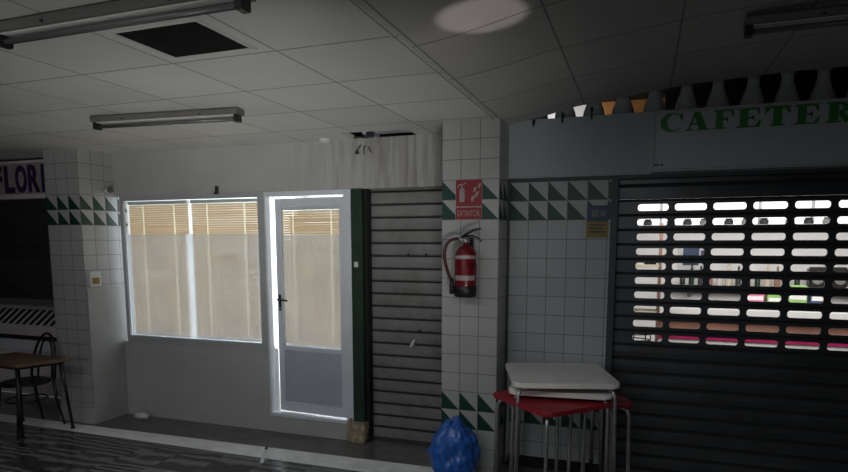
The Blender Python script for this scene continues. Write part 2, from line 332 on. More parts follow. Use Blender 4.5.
def text_mb(body, x0, x1, z0, z1, y, depth, bold=0.0, spacing=1.0):
    """flat lettering facing -Y, fitted to the box x0..x1, z0..z1 with its face at y"""
    cu = bpy.data.curves.new('tmp_text', 'FONT'); cu.body = body; cu.extrude = .5; cu.offset = bold; cu.space_character = spacing
    ob = bpy.data.objects.new('tmp_text', cu); COL.objects.link(ob)
    bpy.context.view_layer.update()
    me = bpy.data.meshes.new_from_object(ob.evaluated_get(bpy.context.evaluated_depsgraph_get()))
    bpy.data.objects.remove(ob); bpy.data.curves.remove(cu)
    xs = [v.co.x for v in me.vertices]; ys = [v.co.y for v in me.vertices]; ax, bx, ay, by = min(xs), max(xs), min(ys), max(ys)
    for v in me.vertices:
        v.co = Vector((x0 + (v.co.x - ax) / (bx - ax) * (x1 - x0), y + (.5 - v.co.z) * depth, z0 + (v.co.y - ay) / (by - ay) * (z1 - z0)))
    mb = MB(); mb.bm.from_mesh(me); bpy.data.meshes.remove(me); return mb
ORD = ['first', 'second', 'third', 'fourth', 'fifth', 'sixth', 'seventh', 'eighth', 'ninth', 'tenth', 'eleventh', 'twelfth', 'thirteenth', 'fourteenth']

# ------------------------------------------------------------------ SETTING
WY = 4.72       # face of the shop wall
PF = 4.32       # face of the pillars
RY = 4.62       # face of the cafe bay
# floors
struct('floor', box(-9, 4, -3.5, 4.08, -.1, 0), M['floor'])
struct('trim_1', MB().prism([(-9, 4.08), (4, 4.08), (4, 4.40), (-1.3, 4.36), (-5, 4.27), (-9, 4.26)], (0, 0, -.1), (1, 0, 0), (0, 1, 0), (0, 0, .1)), M['stripe'])
struct('floor_inner', MB().prism([(-9, 4.26), (-5, 4.27), (-1.3, 4.36), (4, 4.40), (4, 4.95), (-9, 4.95)], (0, 0, -.1), (1, 0, 0), (0, 1, 0), (0, 0, .1)), M['inner_floor'])
# ceilings
CZ = 2.63
cl = MB()
vx0, vx1, vy0, vy1 = -2.115, -1.685, 2.045, 2.415       # vent opening
hx0, hx1, hy0, hy1 = -2.32, -1.76, 4.46, 4.72       # missing tile above the grey shutter
cl.box(-9, vx0, -3.5, vy1, CZ, CZ + .03).box(vx1, -1.025, -3.5, vy1, CZ, CZ + .03).box(vx0, vx1, -3.5, vy0, CZ, CZ + .03)
cl.box(-9, -1.025, vy1, hy0, CZ, CZ + .03)
cl.box(-9, hx0, hy0, WY + .02, CZ, CZ + .03).box(hx1, -1.025, hy0, WY + .02, CZ, CZ + .03)
struct('ceiling', cl, M['ceil'])
vd = MB().box(hx0 - .02, hx1 + .02, hy0 - .05, 5.0, CZ + .25, CZ + .27).box(hx0 - .02, hx0, hy0 - .05, 5.0, CZ + .03, CZ + .25).box(hx1, hx1 + .02, hy0 - .05, 5.0, CZ + .03, CZ + .25).box(hx0, hx1, hy0 - .05, hy0 - .03, CZ + .03, CZ + .25).box(hx0, hx1, 4.98, 5.0, CZ + .03, CZ + .25)
struct('ceiling_cavity', vd, M['void'])
prof = [(-1.025, 2.63), (-.84, 2.655), (-.687, 2.683), (-.488, 2.728), (-.295, 2.752), (.035, 2.795), (.243, 2.817), (.44, 2.828), (.66, 2.838), (.86, 2.846), (1.3, 2.85), (4, 2.85)]
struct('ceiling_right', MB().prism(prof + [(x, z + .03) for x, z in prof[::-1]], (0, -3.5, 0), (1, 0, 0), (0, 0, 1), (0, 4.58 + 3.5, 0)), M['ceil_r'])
struct('trim_2', MB().box(-1.040, -1.012, -3.5, PF, CZ - .005, CZ + .01), M['ceil'])
# closing walls of the arcade
struct('wall_right', box(4, 4.1, -3.5, 10, -.1, 3.1), M['header'])
struct('wall_left', box(-9.1, -9, -3.5, 10, -.1, 3.1), M['plaster'])
struct('wall_front', MB().box(-9, 4, -3.6, -3.5, 2.1, 3.1).box(1.6, 4, -3.6, -3.5, -.1, 2.1).box(-9, -6.4, -3.6, -3.5, -.1, 2.1), M['plaster'])
# back wall: fascia, parapet under the window, step under the door
bw = MB().box(-4.97, hx0, WY, WY + .15, 2.215, 2.75).box(hx0, hx1, WY, WY + .15, 2.215, 2.628).box(hx1, -1.41, WY, WY + .15, 2.215, 2.75).box(-4.97, -3.22, WY + .005, WY + .15, 0, .765)
struct('wall_back', bw, M['plaster'])
struct('trim_3', MB().box(-4.9, -3.22, WY - .006, WY + .10, .765, .80, .004), M['pvc_grey'])
struct('trim_4', MB().box(-3.22, -2.34, WY - .012, WY + .15, 0, .155, .006), M['panel'])
jamb = struct('trim_5', MB().box(-2.352, -2.245, WY - .02, WY + .15, .0, 2.215, .004), M['green'])
br = MB().box(-2.42, -2.235, WY - .045, WY + .1, 0, .19, .01)
br.box(-2.40, -2.36, WY - .05, WY, .10, .215, .01)
bmesh.ops.subdivide_edges(br.bm, edges=br.bm.edges[:], cuts=3, use_grid_fill=True)
for v in br.bm.verts: v.co += Vector((noise.noise(v.co * 18), noise.noise(v.co * 18 + Vector((5, 5, 5))), 0)) * .022
struct('trim_6', br, M['broken'])
# pillars
struct('wall_pillar_left', MB().box(-5.40, -4.97, PF, WY + .15, .16, 2.75), M['tile_left'])
struct('baseboard_left', MB().box(-5.415, -4.955, PF - .014, WY + .15, 0, .16, .004), M['panel'])
struct('trim_7', MB().box(-4.972, -4.955, PF + .004, WY + .1, .16, 1.325), M['panel'])
struct('wall_pillar_middle', MB().box(-1.41, -.98, PF, WY + .15, .07, 2.70), M['tile_mid'])
struct('baseboard_middle', MB().box(-1.405, -.985, PF + .003, WY + .15, 0, .07), M['conc'])
# cafe bay
struct('wall_bay', MB().box(-.98, -.225, RY, RY + .12, .09, 2.235), M['tile_right'])
struct('baseboard_right', MB().box(-.98, -.225, RY - .006, RY + .12, 0, .09), M['void'])
struct('wall_fascia', MB().box(-.98, 4, RY, RY + .06, 2.24, 2.665), M['header'])
struct('trim_8', MB().box(-.98, 4, RY - .012, RY + .06, 2.212, 2.238), M['frame_dark'])
struct('wall_bay_end', MB().box(1.86, 4, RY, RY + .12, 0, 2.235), M['tile_right'])
struct('trim_9', MB().box(-.99, -.965, RY - .02, RY, 0, 2.235), M['frame_dark'])
# left shop surround
struct('wall_shop', MB().box(-9, -5.40, 4.70, 4.8, 2.20, 3.0), M['purple'])

# ------------------------------------------------------------------ room behind the blinds
rm = MB().box(-5.1, -1.3, 8.6, 8.7, 0, 2.8).box(-5.2, -5.1, 4.87, 8.7, 0, 2.8).box(-2.28, -2.2, 4.87, 8.7, 0, 2.8).box(-5.2, -1.3, 4.87, 8.7, 2.7, 2.8).box(-5.2, -1.3, 4.87, 8.7, -.1, 0)
struct('wall_office', rm, M['wall_in'])
rk = thing('shelf_unit', 'pale shelving unit seen through the narrow gap of the open door', 'shelf', (-3.55, 6.4, 0))
for z in (.3, .75, 1.2, 1.65, 2.0): MB().box(-3.95, -3.15, 6.3, 6.6, z, z + .03).build('shelf', M['pvc'], rk)
for x in (-3.95, -3.18): MB().box(x, x + .03, 6.3, 6.6, 0, 2.06).build('side_panel', M['pvc_grey'], rk)

# ------------------------------------------------------------------ window, blinds, door
wn = thing('window_1', 'wide white framed shop window with two blinds behind frosted glass', 'window', (-4.06, WY, .8)); wn['kind'] = 'structure'
fr = MB().box(-4.90, -4.862, WY - .012, WY + .022, .80, 2.215, .003).box(-3.292, -3.222, WY - .012, WY + .022, .80, 2.215, .003).box(-4.862, -3.292, WY - .012, WY + .022, .80, .832, .003).box(-4.862, -3.292, WY - .012, WY + .022, 2.172, 2.215, .003)
fr.build('window_frame', M['pvc_grey'], wn)
MB().box(-4.862, -3.292, WY + .006, WY + .011, .832, 2.172).build('window_pane', M['glass'], wn)
FILM = 1.845
MB().box(-4.862, -3.292, WY + .012, WY + .014, .832, FILM).build('frosted_film', M['film'], wn)
def blind(x0, x1, z0, z1, y, label, tapes, tilt, parent_shift=None):
    t = thing('venetian_blind', label, 'blind', ((x0 + x1) / 2, y, z0), 'wooden blinds in the shop front')
    MB().box(x0, x1, y - .02, y + .02, z1 - .03, z1, .003).build('headrail', M['pvc'], t)
    sl = MB(); z = z1 - .045; p = .0215
    while z > z0 + .02:
        a = tilt + random.uniform(-.04, .04)
        dy, dz = .0125 * math.cos(a), .0125 * math.sin(a)
        q = [(y - dy, z - dz), (y, z + .0018), (y + dy, z + dz)]
        ends = [x0] + [v for tx in tapes for v in (tx - .006, tx + .006)] + [x1]
        for xa, xb in zip(ends[::2], ends[1::2]):
            vs_ = [[sl.bm.verts.new((x, yy, zz + random.uniform(-.0007, .0007))) for x in (xa, xb)] for yy, zz in q]
            for A, B in zip(vs_, vs_[1:]): sl.bm.faces.new((A[0], A[1], B[1], B[0]))
        z -= p
    sl.build('slats', M['slat'], t)
    MB().box(x0, x1, y - .013, y + .013, z0, z0 + .018, .003).build('bottom_rail', M['slat'], t)
    for tx in tapes: MB().box(tx - .006, tx + .006, y - .0005, y + .0005, z0, z1 - .03).build('ladder_tape', M['tape'], t)
    return t
blind(-4.842, -4.115, .838, 2.165, WY + .052, 'left wooden venetian blind in the wide window, upper slats tan', (-4.665, -4.285), .95)
blind(-4.075, -3.300, .838, 2.165, WY + .052, 'right wooden venetian blind in the wide window, next to the white door', (-3.895, -3.475), .95)

dr = thing('door_1', 'white aluminium glazed door standing ajar beside the shop window', 'door', (-2.79, WY, .155)); dr['kind'] = 'structure'
df = MB().box(-3.222, -3.203, WY - .015, WY + .06, .155, 2.215, .003).box(-2.425, -2.355, WY - .015, WY + .06, .155, 2.215, .003).box(-3.203, -2.425, WY - .015, WY + .06, 2.172, 2.215, .003).box(-3.203, -2.425, WY - .02, WY + .06, .155, .185, .003)
df.build('door_frame', M['pvc'], dr)
# leaf built flat, hinged at its right edge, swung a few degrees inwards
ang = math.radians(-3.6); hx = -2.428
LM = Matrix.Translation((hx, WY + .012, 0)) @ Matrix.Rotation(ang, 4, 'Z')
LW = .728
def leafbox(mb, u0, u1, v0, v1, z0, z1, bev=0): mb.box(-u1, -u0, v0, v1, z0, z1, bev, LM); return mb
lf = MB()
leafbox(lf, 0, .055, 0, .045, .198, 2.155, .003); leafbox(lf, LW - .06, LW, 0, .045, .198, 2.155, .003)
leafbox(lf, .055, LW - .06, 0, .045, 2.085, 2.155, .003); leafbox(lf, .055, LW - .06, 0, .045, .775, .815, .003); leafbox(lf, .055, LW - .06, 0, .045, .198, .285, .003)
leaf = lf.build('door_leaf', M['pvc'], dr)
leafbox(MB(), .055, LW - .06, .012, .034, .285, .775).build('lower_panel', M['door_panel'], leaf)
leafbox(MB(), .055, LW - .06, .018, .023, .815, 2.085).build('door_glass', M['glass'], leaf)
leafbox(MB(), .055, LW - .06, .024, .0255, .815, FILM - .01).build('door_film', M['film'], leaf)
hd = MB(); leafbox(hd, LW - .045, LW - .02, -.008, 0, 1.14, 1.29, .003)
hd.tube([LM @ Vector((-(LW - .032), -.005, 1.245)), LM @ Vector((-(LW - .032), -.042, 1.245))], .008)
hd.tube([LM @ Vector((-(LW - .032), -.042, 1.245)), LM @ Vector((-(LW - .14), -.045, 1.24))], .009)
hd.build('door_handle', M['black'], leaf)
lk = MB(); lk.tube([LM @ Vector((-(LW - .032), -.012, 1.165)), LM @ Vector((-(LW - .032), .0, 1.165))], .012); lk.build('lock_cylinder', M['metal'], leaf)
# door blind hangs on the inside of the leaf
b = blind(-.69, -.03, .80, 2.085, .062, 'narrow wooden venetian blind hanging on the white door', (-.575, -.17), .95)
old = b.location.copy(); b.matrix_world = LM @ Matrix.Translation(old)

# ------------------------------------------------------------------ roller shutters
def slat_profile(mb, x0, x1, y, z, p, joint, depth):
    """one solid slat: slightly bulged face and a recessed joint above it"""
    h = p - joint
    pr = [(y, z), (y - depth * .8, z + h * .05), (y - depth, z + h * .5), (y - depth * .8, z + h * .95), (y, z + h), (y, z + p)]
    A = [[mb.bm.verts.new((x, yy, zz)) for x in (x0, x1)] for yy, zz in pr]
    for a, c in zip(A, A[1:]): mb.bm.faces.new((a[0], a[1], c[1], c[0]))
def rounded(x0, x1, z0, z1, r, n=5):
    pts = []
    for cx, cz, a in ((x1 - r, z1 - r, 0), (x0 + r, z1 - r, PI / 2), (x0 + r, z0 + r, PI), (x1 - r, z0 + r, 1.5 * PI)):
        for k in range(n + 1): t = a + PI / 2 * k / n; pts.append((cx + r * math.cos(t), cz + r * math.sin(t)))
    return pts
sh = thing('roller_shutter', 'grey steel roller shutter closed between the green jamb and the tiled pillar', 'roller shutter', (-1.83, 4.83, 0), 'closed roller shutters')
cur = MB(); p = .1085; z = .03
while z < 2.22: slat_profile(cur, -2.235, -1.41, 4.83, z, p, .013, .008); z += p
cur.build('shutter_curtain', M['steel_shut'], sh)
gv = MB(); z = .03 + p
while z < 2.22: gv.box(-2.235, -1.41, 4.812, 4.835, z - .013, z - .003); z += p
gv.build('slat_joints', M['groove'], sh)
MB().box(-2.235, -1.41, 4.81, 4.845, 0, .035, .004).build('bottom_bar', M['frame_dark'], sh)
MB().box(-2.245, -2.215, 4.74, 4.86, 0, 2.25).build('guide_rail', M['void'], sh)
lk = MB()
lk.tube([(-1.77, 4.822, 1.005), (-1.77, 4.810, 1.005)], .017); lk.build('lock', M['black'], sh)
for x in (-1.87, -1.71): MB().tube([(x, 4.822, 1.665), (x, 4.808, 1.665)], .009).build('rivet', M['black'], sh)
pt = MB().lathe([(.001, 0), (.035, .002), (.028, .012), (.001, .014)], seg=12)
for v in pt.bm.verts: v.co = Vector((-1.83 + v.co.x * (.6 + .2 * noise.noise(v.co * 40)) + v.co.y * .5, 4.812 - v.co.z, .90 + v.co.y * 1.2))
pt.build('paint_blot', M['white'], sh)

# cafe shutter, upper slats with ten rows of slots
cs = thing('roller_shutter', 'dark cafe roller shutter with ten rows of see-through slots below green lettering', 'roller shutter', (.8, RY + .06, 0), 'closed roller shutters')
CP = .1045; CY = RY + .06; SX0, SX1 = -.19, 1.84; rows = [2.019 - k * CP for k in range(10)]
zs = 2.019 + CP / 2 + 2 * CP; solid = MB(); perf = MB()
def perforated(mb, zc):
    z0, z1 = zc - CP / 2 + .002, zc + CP / 2 - .018; y = CY - .010
    start = -.045; pitch = .2465; wd = .205; n = 7
    mb.bm.faces.new([mb.bm.verts.new(c) for c in ((SX0, y, z0), (start - .02, y, z0), (start - .02, y, z1), (SX0, y, z1))])
    for k in range(n):
        x0 = start + k * pitch; cx0 = x0 - .02; cx1 = cx0 + pitch
        inn = rounded(x0, x0 + wd, zc - .031, zc + .017, .019)
        outp = []
        for ix, iz in inn:
            dx, dz = ix - (x0 + wd / 2), iz - (z0 + z1) / 2
            sx = ((cx1 if dx > 0 else cx0) - (x0 + wd / 2)) / dx if abs(dx) > 1e-6 else 1e9
            sz = ((z1 if dz > 0 else z0) - (z0 + z1) / 2) / dz if abs(dz) > 1e-6 else 1e9
            t = min(sx, sz); outp.append((x0 + wd / 2 + dx * t, (z0 + z1) / 2 + dz * t))
        # add the cell corners
        for cxx, czz in ((cx1, z1), (cx0, z1), (cx0, z0), (cx1, z0)):
            i = min(range(len(outp)), key=lambda q: (outp[q][0] - cxx) ** 2 + (outp[q][1] - czz) ** 2); outp[i] = (cxx, czz)
        I = [mb.bm.verts.new((a, y, c)) for a, c in inn]; O = [mb.bm.verts.new((a, y, c)) for a, c in outp]; B = [mb.bm.verts.new((a, y + .012, c)) for a, c in inn]
        m = len(I)
        for q in range(m):
            r_ = (q + 1) % m
            mb.bm.faces.new((O[q], O[r_], I[r_], I[q])); mb.bm.faces.new((I[q], I[r_], B[r_], B[q]))
    mb.bm.faces.new([mb.bm.verts.new(c) for c in ((start - .02 + n * pitch, y, z0), (SX1, y, z0), (SX1, y, z1), (start - .02 + n * pitch, y, z1))])
    # shoulders back to the joint
    for za, zb in ((z0, z0 - .004), (z1, z1 + .006)):
        mb.bm.faces.new([mb.bm.verts.new(c) for c in ((SX0, y, za), (SX1, y, za), (SX1, CY, zb), (SX0, CY, zb))])
for zc in rows: perforated(perf, zc)
perf.build('slotted_slats', M['dark_shut'], cs)
for k in (1, 2, 3): slat_profile(solid, SX0, SX1, CY, 2.019 - CP / 2 + k * CP, CP, .018, .009)
solid.build('solid_slats', M['dark_shut'], cs); solid = MB()
for k in range(10, 20): slat_profile(solid, SX0, SX1, CY, 2.019 - CP / 2 - k * CP, CP, .018, .009)
solid.build('solid_slats', M['dark_shut'], cs)
jn = MB()
for k in range(-3, 20): zz = 2.019 + CP / 2 - k * CP; jn.box(SX0, SX1, CY - .004, CY + .008, zz - .020, zz - .0005)
jn.build('slat_joints', M['groove'], cs)
MB().box(-.228, -.18, RY - .015, RY + .09, 0, 2.235, .003).build('guide_rail', M['frame_dark'], cs)
MB().box(1.82, 1.87, RY - .015, RY + .09, 0, 2.235, .003).build('guide_rail', M['frame_dark'], cs)
MB().box(SX0, SX1, CY - .015, CY + .02, 0, .04, .004).build('bottom_bar', M['frame_dark'], cs)

# left shutter, half lowered
ls = thing('roller_shutter', 'black roller shutter half lowered under the violet lettered shop sign', 'roller shutter', (-7, 4.70, 1.1), 'left shop front')
lc = MB(); z = 1.16
while z < 2.2: slat_profile(lc, -8.9, -5.42, 4.70, z, .072, .012, .010); z += .072
lc.build('shutter_curtain', M['left_shut'], ls)
MB().box(-8.9, -5.42, 4.675, 4.715, 1.09, 1.165, .004).build('bottom_bar', M['lamp_body'], ls)
MB().box(-5.45, -5.405, 4.66, 4.74, 0, 2.2).build('guide_rail', M['frame_dark'], ls)

# ------------------------------------------------------------------ left shop
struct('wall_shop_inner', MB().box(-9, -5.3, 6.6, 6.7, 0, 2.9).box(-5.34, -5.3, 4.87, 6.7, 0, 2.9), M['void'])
fs = thing('shop_sign', 'pale pinkish sign board with big violet letters above the half lowered shutter', 'sign', (-7, 4.60, 2.22))
MB().box(-8.6, -5.42, 4.60, 4.66, 2.26, 2.58, .004).build('sign_board', M['flor_board'], fs)
MB().box(-8.6, -5.42, 4.585, 4.67, 2.215, 2.262, .004).build('bottom_edge', M['pinkish'], fs)
MB().box(-8.6, -5.42, 4.59, 4.67, 2.575, 2.60, .004).build('top_edge', M['pinkish'], fs)
for ch, a, c in (('F', -6.50, -6.35), ('L', -6.315, -6.175), ('O', -6.155, -5.995), ('R', -5.975, -5.815), ('I', -5.785, -5.735)):
    text_mb(ch, a, c, 2.275, 2.555, 4.592, .008, .035).build('letter', M['purple'], fs)
ct = thing('display_cabinet', 'pale pinkish cabinet with a row of slanted dark slots behind the wooden table', 'cabinet', (-6.6, 4.78, 0))
MB().box(-8.2, -5.46, 4.80, 5.4, .06, .80, .01).build('cabinet_body', M['pinkish'], ct)
tp = MB().prism([(4.80, .80), (4.80, .85), (4.98, 1.03), (5.4, 1.05), (5.4, .80)], (-8.2, 0, 0), (0, 1, 0), (0, 0, 1), (2.74, 0, 0)); tp.build('sloping_top', M['pinkish'], ct)
for k in range(26):
    x = -8.1 + k * .105
    st = MB(); d = Vector((0, .7071, .7071)); nrm = Vector((0, -.7071, .7071))
    o = Vector((x, 4.805, .855)) + nrm * .003
    pts = [o, o + Vector((.055, 0, 0)), o + Vector((.105, 0, 0)) + d * .215, o + Vector((.05, 0, 0)) + d * .215]
    A = [st.bm.verts.new(q) for q in pts]; B = [st.bm.verts.new(q - nrm * .02) for q in pts]
    st.bm.faces.new(A); st.bm.faces.new(B[::-1])
    for q in range(4): st.bm.faces.new((A[q], B[q], B[(q + 1) % 4], A[(q + 1) % 4]))
    st.build('slot', M['void'], ct)
MB().box(-8.2, -5.46, 4.785, 4.80, .690, .735, .002).build('dark_band', M['void'], ct)  # plain black strip above the drawer front
MB().box(-8.2, -5.46, 4.775, 4.80, .56, .685, .006).build('drawer_front', M['pvc'], ct)

# ------------------------------------------------------------------ ceiling things
vt = thing('ceiling_vent', 'square ceiling air vent with a black grille and a pale frame', 'vent', ((vx0 + vx1) / 2, (vy0 + vy1) / 2, CZ))
f = MB(); e = .016
f.box(vx0 - e, vx0 + .004, vy0 - e, vy1 + e, CZ - .009, CZ + .001, .003).box(vx1 - .004, vx1 + e, vy0 - e, vy1 + e, CZ - .009, CZ + .001, .003).box(vx0, vx1, vy0 - e, vy0 + .004, CZ - .009, CZ + .001, .003).box(vx0, vx1, vy1 - .004, vy1 + e, CZ - .009, CZ + .001, .003)
f.build('vent_frame', M['white'], vt)
g = MB()
for k in range(1, 17): g.box(vx0 + k * .025 - .001, vx0 + k * .025 + .001, vy0, vy1, CZ + .002, CZ + .006)
for k in range(1, 15): g.box(vx0, vx1, vy0 + k * .0245 - .001, vy0 + k * .0245 + .001, CZ + .002, CZ + .006)
g.build('vent_grille', M['void'], vt)
MB().box(vx0, vx1, vy0, vy1, CZ + .2, CZ + .22).box(vx0, vx0 + .003, vy0, vy1, CZ, CZ + .22).box(vx1 - .003, vx1, vy0, vy1, CZ, CZ + .22).box(vx0, vx1, vy0, vy0 + .003, CZ, CZ + .22).box(vx0, vx1, vy1 - .003, vy1, CZ, CZ + .22).build('vent_duct', M['void'], vt)
def batten(label, cx, cy, cz, rot, length=1.22):
    t = thing('fluorescent_lamp', label, 'lamp', (0, 0, 0), 'unlit fluorescent battens')
    h = length / 2
    MB().prism([(-.035, 0), (.035, 0), (.055, -.016), (.048, -.045), (-.048, -.045), (-.055, -.016)], (-h, 0, 0), (0, 1, 0), (0, 0, 1), (length, 0, 0)).build('lamp_housing', M['lamp_body'], t)
    MB().box(-h + .02, h - .02, -.030, .030, -.050, -.044).build('reflector', M['white'], t)
    MB().tube([(-h + .035, -.012, -.073), (h - .035, -.012, -.073)], .013, 12).build('lamp_tube', M['tube'], t)
    for s in (-1, 1): MB().box(min(s * h, s * (h - .035)), max(s * h, s * (h - .035)), -.032, .022, -.092, -.04, .004).build('lamp_holder', M['black'], t)
    for s in (-.3, .3): MB().tube([(s, -.050, -.036), (s, -.058, -.036)], .006, 8).build('clip', M['black'], t)
    t.location = (cx, cy, cz); t.rotation_euler = (0, 0, rot); return t
batten('unlit fluorescent batten nearest the camera, above the black vent', -1.875, 1.83, CZ, math.radians(.0), 1.17)
batten('unlit fluorescent batten hanging near the shop window below the ceiling', -3.05, 3.36, CZ, math.radians(5.5), 1.12)
batten('unlit fluorescent batten on the dark ceiling in front of the cafe', 1.02, 3.34, 2.815, 0)
dt = tag(MB().lathe([(.045, 0), (.05, -.01), (.045, -.03), (.02, -.04)], (-2.55, 4.62, CZ), 20).build('smoke_detector', M['white']), 'small round white fitting on the ceiling edge above the door', 'detector')

# ------------------------------------------------------------------ cafe bay fittings
cg = thing('cafe_sign', 'white sign board with green CAFETERIA lettering above the slotted shutter', 'sign', (.77, RY - .03, 2.25))
MB().box(.034, 1.52, RY - .05, RY, 2.250, 2.652, .004).build('sign_board', M['sign_white'], cg)
f = MB().box(.030, .048, RY - .062, RY, 2.246, 2.656, .003).box(1.506, 1.524, RY - .062, RY, 2.246, 2.656, .003).box(.048, 1.506, RY - .062, RY, 2.246, 2.268, .003).box(.048, 1.506, RY - .062, RY, 2.638, 2.656, .003)
f.build('sign_frame', M['pvc_grey'], cg)
def R4(a, b, c, d): return [(a, c), (b, c), (b, d), (a, d)]
def arc(cx, cy, rx, ry, a0, a1, n=20): return [(cx + rx * math.cos(math.radians(a0 + (a1 - a0) * k / n)), cy + ry * math.sin(math.radians(a0 + (a1 - a0) * k / n))) for k in range(n + 1)]
GL = {
 'C': [arc(.5, .5, .5, .52, 40, 320) + arc(.60, .5, .32, .44, 312, 48), [(.86, .62), (.95, .62), (.95, 1.0), (.88, .92), (.8, .86)]],
 'A': [[(.40, 1), (.62, 1), (.97, .06), (.62, .06), (.41, .72)], [(.40, 1), (.47, .86), (.20, .06), (.12, .06)], R4(.26, .68, .30, .39), R4(.0, .34, 0, .07), R4(.52, 1.06, 0, .07)],
 'F': [R4(.12, .46, .06, .94), R4(0, .62, 0, .07), R4(0, .95, .92, 1), [(.78, .92), (.95, .92), (.97, .64), (.90, .64)], R4(.46, .70, .46, .55), [(.62, .46), (.70, .34), (.70, .67), (.62, .55)]],
 'E': [R4(.12, .46, .06, .94), R4(0, .95, 0, .08), R4(0, .92, .92, 1), [(.76, .92), (.92, .92), (.94, .68), (.88, .68)], R4(.46, .70, .46, .55), [(.62, .46), (.70, .34), (.70, .67), (.62, .55)], [(.76, .08), (.95, .08), (1.0, .36), (.93, .36)]],
 'T': [R4(.34, .68, .06, .94), R4(.2, .82, 0, .07), R4(.0, 1.0, .91, 1), [(.02, .91), (.22, .91), (.06, .64), (0, .64)], [(.98, .91), (.78, .91), (.94, .64), (1, .64)]],
 'R': [R4(.12, .46, .06, .94), R4(0, .58, 0, .07), R4(0, .5, .92, 1), arc(.48, .74, .42, .26, 90, -90) + arc(.48, .74, .15, .17, -90, 90), [(.44, .48), (.66, .50), (.98, .05), (1.06, .07), (1.06, 0), (.72, 0)]],
 'I': [R4(.25, .75, .06, .94), R4(0, 1, 0, .07), R4(0, 1, .93, 1)]}
X = [('C', .078, .227), ('A', .234, .378), ('F', .408, .533), ('E', .549, .690), ('T', .708, .856), ('E', .880, 1.020), ('R', 1.050, 1.198), ('I', 1.222, 1.275), ('A', 1.290, 1.436)]
for ch, a, c in X:
    mb = MB()
    for pl in GL[ch]: mb.prism(pl, (a, RY - .056, 2.512), (c - a, 0, 0), (0, 0, .122), (0, .006, 0))
    mb.build('letter', M['sign_green'], cg)
mk_ = MB()
for k, wd in enumerate((.016, .010, .016)): mk_.box(.052 + k * .02, .052 + k * .02 + wd, RY - .054, RY - .05, 2.288, 2.302)
mk_.build('maker_mark', M['blue'], cg)
nt_ = thing('notice', 'small blue and yellow notice stuck on the tiles left of the slotted shutter', 'notice', (-.32, RY - .004, 1.8))
MB().box(-.392, -.243, RY - .004, RY, 1.915, 2.03).build('blue_panel', M['blue'], nt_)
MB().box(-.396, -.243, RY - .005, RY, 1.80, 1.915).build('yellow_panel', M['yellow'], nt_)
tx = MB()
for z, a, c in ((1.885, -.375, -.262), (1.860, -.38, -.28), (1.835, -.375, -.258)): tx.box(a, c, RY - .0062, RY - .004, z, z + .011)
tx.build('text_lines', M['black'], nt_)
MB().box(-.36, -.31, RY - .0052, RY - .003, 1.945, 2.0).box(-.30, -.262, RY - .0052, RY - .003, 1.955, 1.99).build('picture', M['lamp_body'], nt_)
# balusters above the fascia
def baluster_profile(): return [(.074, 0), (.076, .02), (.072, .05), (.058, .09), (.044, .13), (.036, .165), (.036, .20), (.044, .215), (.044, .235)]
bxs = [-.79, -.586, -.38, -.177, .035, .243, .442, .656, .860, 1.065, 1.27, 1.475, 1.68]
for i, x in enumerate(bxs):
    o = MB().lathe(baluster_profile(), (0, 0, 0), 18)
    for v in o.bm.verts:
        a = math.atan2(v.co.y, v.co.x); k = 1 + .035 * math.cos(a * 9); v.co.x *= k; v.co.y *= k
    ob = o.build('baluster', M['conc']); ob.location = (x, RY + .13, 2.665)
    place = 'above the blank fascia' if x < .02 else 'above the green cafe lettering'
    tag(ob, f'squat pale baluster {place}, {ORD[i]} from the tiled pillar', 'baluster', 'row of balusters above the cafe front')
struct('trim_10', MB().box(-.98, 4, RY + .05, RY + .3, 2.56, 2.665), M['conc'])
struct('ceiling_void', MB().box(-1.2, 4, 4.58, 5.9, 2.93, 2.96), M['void'])
struct('wall_void', MB().box(-.40, .12, 5.45, 5.5, 2.6, 2.93), M['terra'])
struct('wall_void_back', MB().box(.12, 4, 5.3, 5.35, 2.6, 2.93), M['void'])
struct('wall_void_light', MB().box(-1.2, -.40, 5.45, 5.5, 2.6, 2.93).box(-1.0, -.99, 4.9, 5.5, 2.6, 2.93), M['wall_in'])
for i, (x, z0, z1) in enumerate(((-.795, 2.612, 2.664), (-.586, 2.626, 2.70), (-.383, 2.64, 2.725))):
    o = MB().tube([(x, RY - .004, z1 - .002), (x, RY - .018, z1 - .01), (x, RY - .020, z0 + .012), (x, RY - .030, z0), (x, RY - .040, z0 + .014)], .0055, 8)
    o.box(x - .010, x + .010, RY - .012, RY, z1 - .03, z1 - .004)
    tag(o.build('iron_hook', M['black']), f'small dark iron hook at the fascia top, {ORD[i]} from the tiled pillar', 'hook', 'hooks on the fascia')

# ------------------------------------------------------------------ cafe interior
struct('floor_cafe', box(-1.3, 4, 4.95, 9.2, -.1, 0), M['inner_floor'])
struct('ceiling_cafe', box(-1.3, 4, 4.80, 9.2, 2.58, 2.6), M['wall_in'])
struct('wall_cafe', MB().box(-1.3, 4, 9.0, 9.1, 0, 1.98).box(-1.3, 4, 9.0, 9.1, 2.46, 2.6).box(-1.3, -1.2, 4.87, 9.1, 0, 2.6), M['wall_in'])
wc = thing('window_2', 'bright high window strip at the back of the cafe', 'window', (1.4, 9.02, 2.0)); wc['kind'] = 'structure'
MB().box(-1.2, 4, 9.04, 9.05, 1.98, 2.46).build('window_pane', M['daylit'], wc)
fr = MB().box(-1.2, 4, 8.86, 9.04, 1.965, 2.0)
for k in range(9): fr.box(-1.0 + k * .6, -.965 + k * .6, 9.0, 9.04, 2.0, 2.46)
fr.build('window_frame', M['pvc'], wc)
